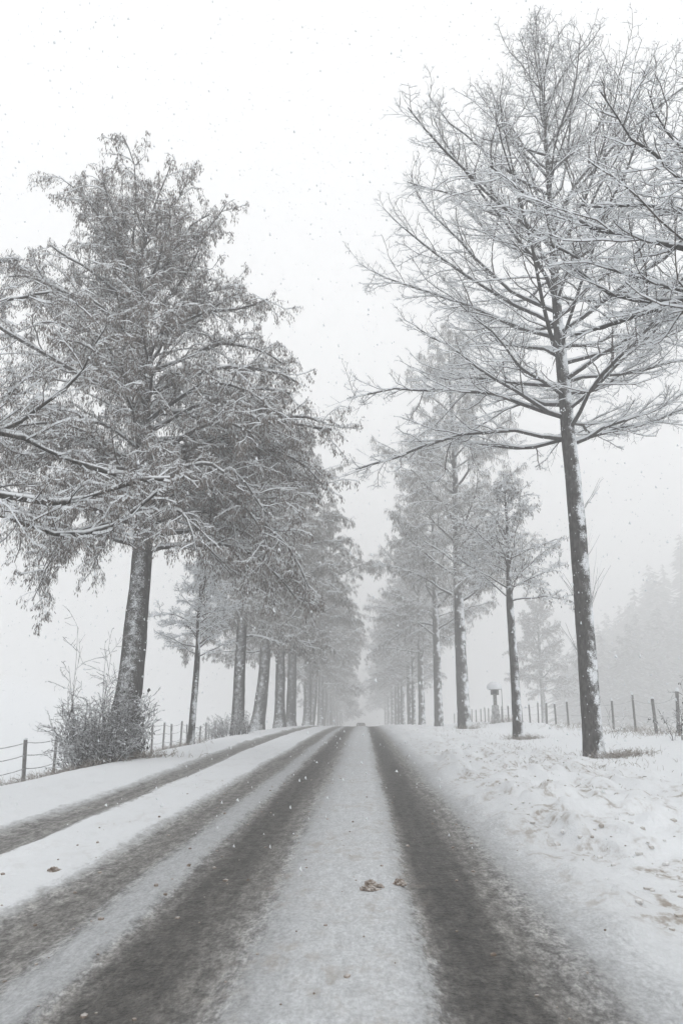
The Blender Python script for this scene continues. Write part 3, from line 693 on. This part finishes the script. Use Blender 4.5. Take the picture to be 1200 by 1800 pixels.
# ------------------------------------------------------------------ wayside shrine on a post
def box_mesh(name, sx, sy, sz, mat, z0=0, bev=.02, jit=0, seed=0):
    import bmesh
    bm = bmesh.new(); bmesh.ops.create_cube(bm, size=1)
    rg = random.Random(seed)
    for v in bm.verts:
        v.co.x *= sx; v.co.y *= sy; v.co.z = (v.co.z + .5) * sz + z0
        v.co.x += rg.uniform(-jit, jit); v.co.y += rg.uniform(-jit, jit)
    if bev: bmesh.ops.bevel(bm, geom=bm.edges[:], offset=bev, segments=2, affect='EDGES')
    me = bpy.data.meshes.new(name); bm.to_mesh(me); bm.free(); me.materials.append(mat); return me
sx_, sy_ = 10.25, 61.0
sh = root('wayside_shrine', (sx_, sy_, gz(sx_, sy_)), R(-12), 'small box shrine with thick snow cap on a post behind the right fence', 'shrine')
zz = -.1
for k, (w, hh) in enumerate([(.72, .42), (.66, .38), (.58, .36), (.5, .30)]):
    link('stone_block', box_mesh('stone_block', w, w * .9, hh, M['stone'], zz, .04, .03, k), sh); zz += hh - .003
link('post', box_mesh('post', .27, .27, .85, M['post'], zz - .02, .02), sh); zz += .78
bx = link('shrine_box', box_mesh('shrine_box', .62, .5, .42, M['post'], zz, .02), sh)
link('niche_shade_panel', box_mesh('niche_shade_panel', .34, .03, .28, M['limb'], zz + .07, .005), bx).location = (0, -.262, 0)  # flat dark panel, its colour stands in for shade inside a niche
V = []; F = []
for s in (-.47, .47): V += [(-.46, s, zz + .40), (.46, s, zz + .40), (0, s, zz + .62)]
me = bpy.data.meshes.new('roof'); me.from_pydata(V, [], [(0, 1, 2), (5, 4, 3), (0, 3, 4, 1), (1, 4, 5, 2), (2, 5, 3, 0)]); me.materials.append(M['post'])
rf = link('roof', me, sh)
cm = cap_mesh(1, 1, 14, 4); c = link('snow_cap', cm, rf); c.location = (0, 0, zz + .41); c.scale = (.54, .56, .62)
pole = root('marker_pole', (10.72, 60.6, gz(10.72, 60.6)), 0, 'thin bare pole standing beside the box shrine', 'pole')
V, F = tubes(np.array([[[0, 0, -.3], [.01, 0, 1.2], [0, 0, 2.55]]]), np.array([.035]), np.array([.025]), 7, 0)
link('shaft', new_mesh('shaft', V, F, [M['post']], True), pole)
c = link('snow_cap', cap_mesh(.03, .06, 8, 2), pole); c.location = (0, 0, 2.54)

# ------------------------------------------------------------------ car far ahead, half hidden by the crest
def car():
    import bmesh
    pm = plain_mat('dark_car_paint', (.07, .03, .028), (.09, .04, .036), 3, .3)
    gl = plain_mat('car_glass', (.02, .022, .025), (.03, .03, .035), 3, .08)
    rb = plain_mat('tyre_rubber', (.015, .015, .015), (.03, .03, .03), 10, .9)
    mt = plain_mat('rim_metal', (.3, .3, .3), (.4, .4, .4), 10, .35)
    rd = plain_mat('tail_lamp_red', (.25, .01, .01), (.3, .015, .015), 10, .3)
    x, y_ = -.42, 138.0
    rt = root('car', (x, y_, gz(x, y_)), 0, 'dark car far ahead in the mist, half hidden beyond the road crest', 'car')
    def loft(name, secs, mat, parent):
        V = []; n = len(secs[0][1])
        for yy, prof in secs: V += [(px, yy, pz) for px, pz in prof]
        F = []
        for i in range(len(secs) - 1):
            for j in range(n):
                F.append((i * n + j, i * n + (j + 1) % n, (i + 1) * n + (j + 1) % n, (i + 1) * n + j))
        F.append(tuple(range(n))); F.append(tuple(range((len(secs) - 1) * n, len(secs) * n))[::-1])
        me = bpy.data.meshes.new(name); me.from_pydata(V, [], F); me.materials.append(mat); me.update()
        bm = bmesh.new(); bm.from_mesh(me); bmesh.ops.recalc_face_normals(bm, faces=bm.faces)
        bmesh.ops.bevel(bm, geom=[e for e in bm.edges], offset=.03, segments=2, affect='EDGES', clamp_overlap=True); bm.to_mesh(me); bm.free()
        return link(name, me, parent)
    def sec(w0, w1, z0, z1): return [(-w0, z0), (w0, z0), (w0 * 1.01, (z0 + z1) / 2), (w1, z1), (-w1, z1), (-w0 * 1.01, (z0 + z1) / 2)]
    body = loft('body', [(-2.15, sec(.78, .74, .38, .80)), (-1.9, sec(.88, .82, .25, .92)), (0, sec(.9, .85, .22, .93)), (1.5, sec(.88, .8, .25, .88)), (2.1, sec(.76, .68, .36, .72))], pm, rt)
    cab = loft('cabin', [(-1.95, sec(.76, .70, .9, 1.0)), (-1.45, sec(.78, .58, .9, 1.44)), (.2, sec(.79, .6, .9, 1.47)), (1.0, sec(.78, .72, .88, .95))], pm, rt)
    V = [(-.62, -1.78, 1.03), (.62, -1.78, 1.03), (.52, -1.50, 1.38), (-.52, -1.50, 1.38)]
    V += [(a, b + .05, c) for a, b, c in V]; V = [(a, b - .06, c + .02) for a, b, c in V]
    me = bpy.data.meshes.new('rear_window'); me.from_pydata(V, [], [(0, 1, 2, 3), (7, 6, 5, 4), (0, 4, 5, 1), (1, 5, 6, 2), (2, 6, 7, 3), (3, 7, 4, 0)]); me.materials.append(gl); link('rear_window', me, rt)
    for s in (-1, 1):
        me = bpy.data.meshes.new('side_window'); V = [(s * .79, -1.35, 1.0), (s * .79, .7, 1.0), (s * .635, .15, 1.38), (s * .635, -1.2, 1.38)]; V += [(a - s * .06, b, c) for a, b, c in V]
        me.from_pydata(V, [], [(0, 1, 2, 3), (7, 6, 5, 4), (0, 4, 5, 1), (1, 5, 6, 2), (2, 6, 7, 3), (3, 7, 4, 0)]); me.materials.append(gl); link('side_window', me, rt)
        o = link('tail_lamp', box_mesh('tail_lamp', .16, .06, .18, rd, .70, .015), rt); o.location = (s * .70, -2.07, 0)
        for yy in (-1.3, 1.35):
            bm = bmesh.new(); bmesh.ops.create_cone(bm, cap_ends=True, segments=20, radius1=.32, radius2=.32, depth=.2)
            bmesh.ops.bevel(bm, geom=[e for e in bm.edges if len(e.link_faces) == 2 and e.calc_face_angle() > 1], offset=.04, segments=2, affect='EDGES')
            me = bpy.data.meshes.new('tyre'); bm.to_mesh(me); bm.free(); me.materials.append(rb)
            w = bpy.data.objects.new('wheel', None); COL.objects.link(w); w.parent = rt; w.location = (s * .79, yy, .32); w.rotation_euler = (0, R(90), 0)
            link('tyre', me, w)
            bm = bmesh.new(); bmesh.ops.create_cone(bm, cap_ends=True, segments=16, radius1=.2, radius2=.18, depth=.22); me = bpy.data.meshes.new('rim'); bm.to_mesh(me); bm.free(); me.materials.append(mt)
            link('rim', me, w)
car()

# ------------------------------------------------------------------ spruces in the mist
def spruce_arrays(seed, h, tiers=13, per=12):
    rng = np.random.default_rng(seed); A = Acc()
    A.add(*tubes(np.array([[[0, 0, -.5], [0, 0, h * .5], [0, 0, h]]]), np.array([h * .013]), np.array([.01]), 5))
    n = tiers * per
    f = rng.uniform(0, 1, n) ** .75 * .98; z = h * (.08 + .9 * f); l = (h * .27 * (1 - f) ** .62 + .25) * rng.uniform(.55, 1.2, n)
    a = rng.uniform(0, 2 * np.pi, n)
    d = np.stack([np.cos(a), np.sin(a)], 1); s = np.stack([-np.sin(a), np.cos(a)], 1); zc = z[:, None]
    P0 = np.concatenate([d * .05, zc], 1); w = (.20 * l + .15)[:, None]
    m1 = np.concatenate([d * (l * .5)[:, None], zc - (l * .12)[:, None]], 1)
    e1 = np.concatenate([d * l[:, None], zc - (l * .38)[:, None]], 1)
    V = np.stack([P0, m1 + np.concatenate([s * w, -w * .35], 1), e1, m1 + np.concatenate([-s * w, -w * .35], 1), m1 + Z * .05 * h / 15], 1).reshape(-1, 3)
    b = np.arange(n)[:, None] * 5
    A.add(V, np.concatenate([b + np.array([[0, 1, 4, 4]]), b + np.array([[1, 2, 4, 4]]), b + np.array([[2, 3, 4, 4]]), b + np.array([[3, 0, 4, 4]])]))
    return A.get()
def tri_mesh(name, V, F, mats):
    # faces given as quads with a doubled last corner become triangles
    q = F[:, 2] != F[:, 3]
    T = np.concatenate([F[~q][:, :3], F[q][:, [0, 1, 2]], F[q][:, [0, 2, 3]]])
    return new_mesh(name, V, T, mats)
M['spruce'] = bark_mat('snowy_spruce', (.03, .036, .034), (.08, .088, .084), .75, 1.2, .5, 1.2)
sp = [spruce_arrays(200 + k, 18 + 2 * k) for k in range(3)]
rs2 = random.Random(12); A = Acc()
for k in range(180):
    y_ = rs2.uniform(185, 300); x = rs2.uniform(.262, .60) * y_ + rs2.uniform(-4, 6)
    if hill_z(np.array(x), np.array(y_)) < 3.5: continue
    V, F = sp[k % 3]; a = rs2.uniform(0, 6.28); s = rs2.uniform(.8, 1.35)
    Rm = np.array([[math.cos(a), -math.sin(a), 0], [math.sin(a), math.cos(a), 0], [0, 0, 1]])
    A.add(V * s @ Rm.T + np.array([x, y_, float(land(x, y_)) - .3]), F)
V, F = A.get()
tag(link('distant_forest', tri_mesh('distant_forest', V, F, [M['spruce']])), 'grey misty mass of conifers on the slope far right', 'forest', kind='stuff')
mt_ = copy_tree(a2, (27.4, 120, gz(27.4, 120)), 1.1, (.82, .82, .95), 'pale broad tree fading into the mist behind the right fence')
mt_['group'] = 'trees beyond the right fence'

# ------------------------------------------------------------------ clods, grass, falling snow
def lump_mesh(seed, sub=2):
    import bmesh
    bm = bmesh.new(); bmesh.ops.create_icosphere(bm, subdivisions=sub, radius=1)
    rg = np.random.default_rng(seed); o = rg.uniform(0, 50, 3)
    for v in bm.verts:
        k = 1 + 1.0 * (float(fbm(np.array([v.co.x * 2.1 + o[0]]), np.array([v.co.y * 2.1 + v.co.z * 2.7 + o[1]]), seed, 3)[0]) - .5)
        v.co *= k; v.co.z *= .8
    me = bpy.data.meshes.new('slush_clod'); bm.to_mesh(me); bm.free(); return me
def clod(x, y_, r, label, mat, seed):
    rg = np.random.default_rng(seed); A = Acc()
    pr = [lump_mesh(seed * 7 + k, 1) for k in range(3)]
    pv_ = [(np.array([v.co for v in m.vertices]), np.array([p.vertices[:] for p in m.polygons])) for m in pr]
    for m in pr: bpy.data.meshes.remove(m)
    A.add(pv_[0][0] * (.72, .85, .22), pv_[0][1])
    for k in range(64):
        V, F = pv_[k % 3]; d = np.clip(rg.normal(0, .30, 2), -.5, .5) * (1, 1.25); q = np.hypot(*d)
        k_ = rg.uniform(.12, .30) * max(.4, 1 - .5 * q)
        A.add(V * k_ * rg.uniform(.8, 1.3, 3) + np.array([d[0], d[1], max(0, .5 - .5 * q) * rg.uniform(0, 1)]), F)
    V, F = A.get()
    o = link('slush_clod', new_mesh('slush_clod', V * r, F, [mat], False)); o.location = (x, y_, gz(x, y_)); o.rotation_euler = (0, 0, seed)
    tag(o, label, 'slush clod', 'brown slush clods on the road')
clod(.06, 6.55, .12, 'larger of two brown slush clods on the centre snow strip', M['clod'], 301)
clod(.29, 6.75, .08, 'smaller brown slush clod at the edge of the right wheel rut', M['clod'], 302)
clod(-2.72, 7.15, .075, 'brown slush clod on the snow ridge between left ruts', M['clod'], 303)
clod(-3.3, 7.2, .045, 'tiny dark clod near the left picture edge on the snow', M['clod'], 304)
# scattered crumbs nobody could count
rg = np.random.default_rng(310)
protos = []
for k in range(4):
    me = lump_mesh(320 + k, 1); V = np.array([v.co for v in me.vertices]); F = np.array([p.vertices[:] for p in me.polygons]); protos.append((V, F)); bpy.data.meshes.remove(me)
def crumbs(name, n, fx, fy, rmin, rmax, mat, label):
    A = Acc()
    for k in range(n):
        x = fx(); y_ = fy(); r = rmin + (rmax - rmin) * rg.uniform() ** 2.5
        V, F = protos[k % 4]; a = rg.uniform(0, 6.28)
        Rm = np.array([[math.cos(a), -math.sin(a), 0], [math.sin(a), math.cos(a), 0], [0, 0, 1]])
        A.add((V * (r, r * rg.uniform(.8, 1.4), r * rg.uniform(.7, 1.2))) @ Rm.T + np.array([x, y_, gz(x, y_) + r * .25]), F)
    V, F = A.get(); me = new_mesh(name, V, F, [mat], False)
    tag(link(name, me), label, 'slush', kind='stuff')
crumbs('slush_crumbs', 900, lambda: 1.9 + abs(rg.normal(0, 1.8)), lambda: 3.8 + rg.uniform() ** 2 * 22, .008, .034, M['clod_pale'], 'grey slush lumps strewn over the right verge')
crumbs('grit_crumbs', 260, lambda: rg.uniform(-4.2, 1.6), lambda: 3.6 + rg.uniform() ** 2 * 14, .006, .022, M['clod'], 'brown gritty crumbs scattered on the road snow')

def tufts(spots, seed):
    rng = np.random.default_rng(seed); A = Acc()
    for x, y_, sx2, sy2, n, h in spots:
        gx = x + rng.normal(0, sx2, n); gy = y_ + rng.normal(0, sy2, n)
        P = np.stack([gx, gy, land(gx, gy) - .02], 1)
        D = np.stack([rng.normal(0, .45, n), rng.normal(0, .45, n), np.ones(n)], 1)
        s = grow(rng, P, D, h * rng.uniform(.5, 1.3, n), 3, .2, 0, -.35)
        A.add(*tubes(s, np.full(n, .006), np.full(n, .002), 3, .006, rng))
    return A.get()
V, F = tufts([(6.9, 22.3, .38, .25, 260, .26), (7.6, 22.6, .35, .3, 160, .22), (6.72, 34.2, .35, .3, 200, .28), (7.3, 34.4, .4, .3, 120, .22), (6.9, 52.6, .5, .4, 220, .4), (-6.6, 21.9, .7, .25, 420, .3),
              (-7.6, 20.7, .6, .2, 160, .25), (-9.7, 22.2, .9, .6, 260, .32), (-9.2, 24.2, .7, .6, 180, .3), (11.0, 33, .7, .8, 220, .28), (11.1, 29.6, .6, 1.0, 200, .26), (10.9, 41, .6, 3, 260, .24), (10.6, 61, .9, .9, 220, .6),
              (5.4, 20, 1.0, 2.2, 260, .15), (4.8, 27, 1.2, 4, 260, .14), (4.6, 13, .9, 2.5, 160, .10), (5.2, 40, 1.0, 6, 160, .2), (-8.6, 37, .6, 3, 260, .25), (-7.2, 30.8, .5, .4, 160, .25)], 340)
tag(link('dry_grass', new_mesh('dry_grass', V, F, [M['grass']])), 'dry frosted grass poking through the snow', 'grass', kind='stuff')

rng = np.random.default_rng(400); n = 21000
y_ = 6.0 + 28 * rng.uniform(0, 1, n) ** .8
P = np.stack([rng.uniform(-.62, .62, n) * (y_ + 2), y_, rng.uniform(0, 1, n) * (3 + y_ * 1.05)], 1)
P[:, 2] += land(P[:, 0], P[:, 1]) + .1
oc = np.array([[1, 0, -.9], [-.6, .87, -.6], [-.5, -.87, .3], [.3, 0, 1.5]], float)
of = np.array([[0, 2, 1], [0, 1, 3], [1, 2, 3], [2, 0, 3]])
r = rng.uniform(.006, .015, n)[:, None, None] * rng.uniform(.6, 1.4, (n, 1, 3))
V = (P[:, None, :] + oc[None] * r).reshape(-1, 3); F = (np.arange(n)[:, None, None] * 4 + of[None]).reshape(-1, 3)
tag(link('falling_snow', new_mesh('falling_snow', V, F, [M['snow']])), 'snowflakes falling through the air', 'snowfall', kind='stuff')

# ------------------------------------------------------------------ haze
HX, HY0, HY1, HZ0, HZ1 = 760, -320, 920, -60, 96
V = [(x, y_, z) for z in (HZ0, HZ1) for x, y_ in ((-HX, HY0), (HX, HY0), (HX, HY1), (-HX, HY1))]
me = bpy.data.meshes.new('haze')
me.from_pydata(V, [], [(3, 2, 1, 0), (4, 5, 6, 7), (0, 1, 5, 4), (1, 2, 6, 5), (2, 3, 7, 6), (3, 0, 4, 7)])
hm = bpy.data.materials.new('snowy_haze'); hm.use_nodes = True; nt = hm.node_tree
nt.nodes.remove(nt.nodes['Principled BSDF'])
pv = nt.nodes.new('ShaderNodeVolumePrincipled')
pv.inputs['Color'].default_value = (.984, .984, .984, 1); pv.inputs['Density'].default_value = .0066; pv.inputs['Anisotropy'].default_value = 0.0
nt.links.new(pv.outputs[0], nt.nodes['Material Output'].inputs['Volume'])
me.materials.append(hm)
tag(link('haze', me), 'pale snowy mist filling the air', 'haze', kind='stuff')
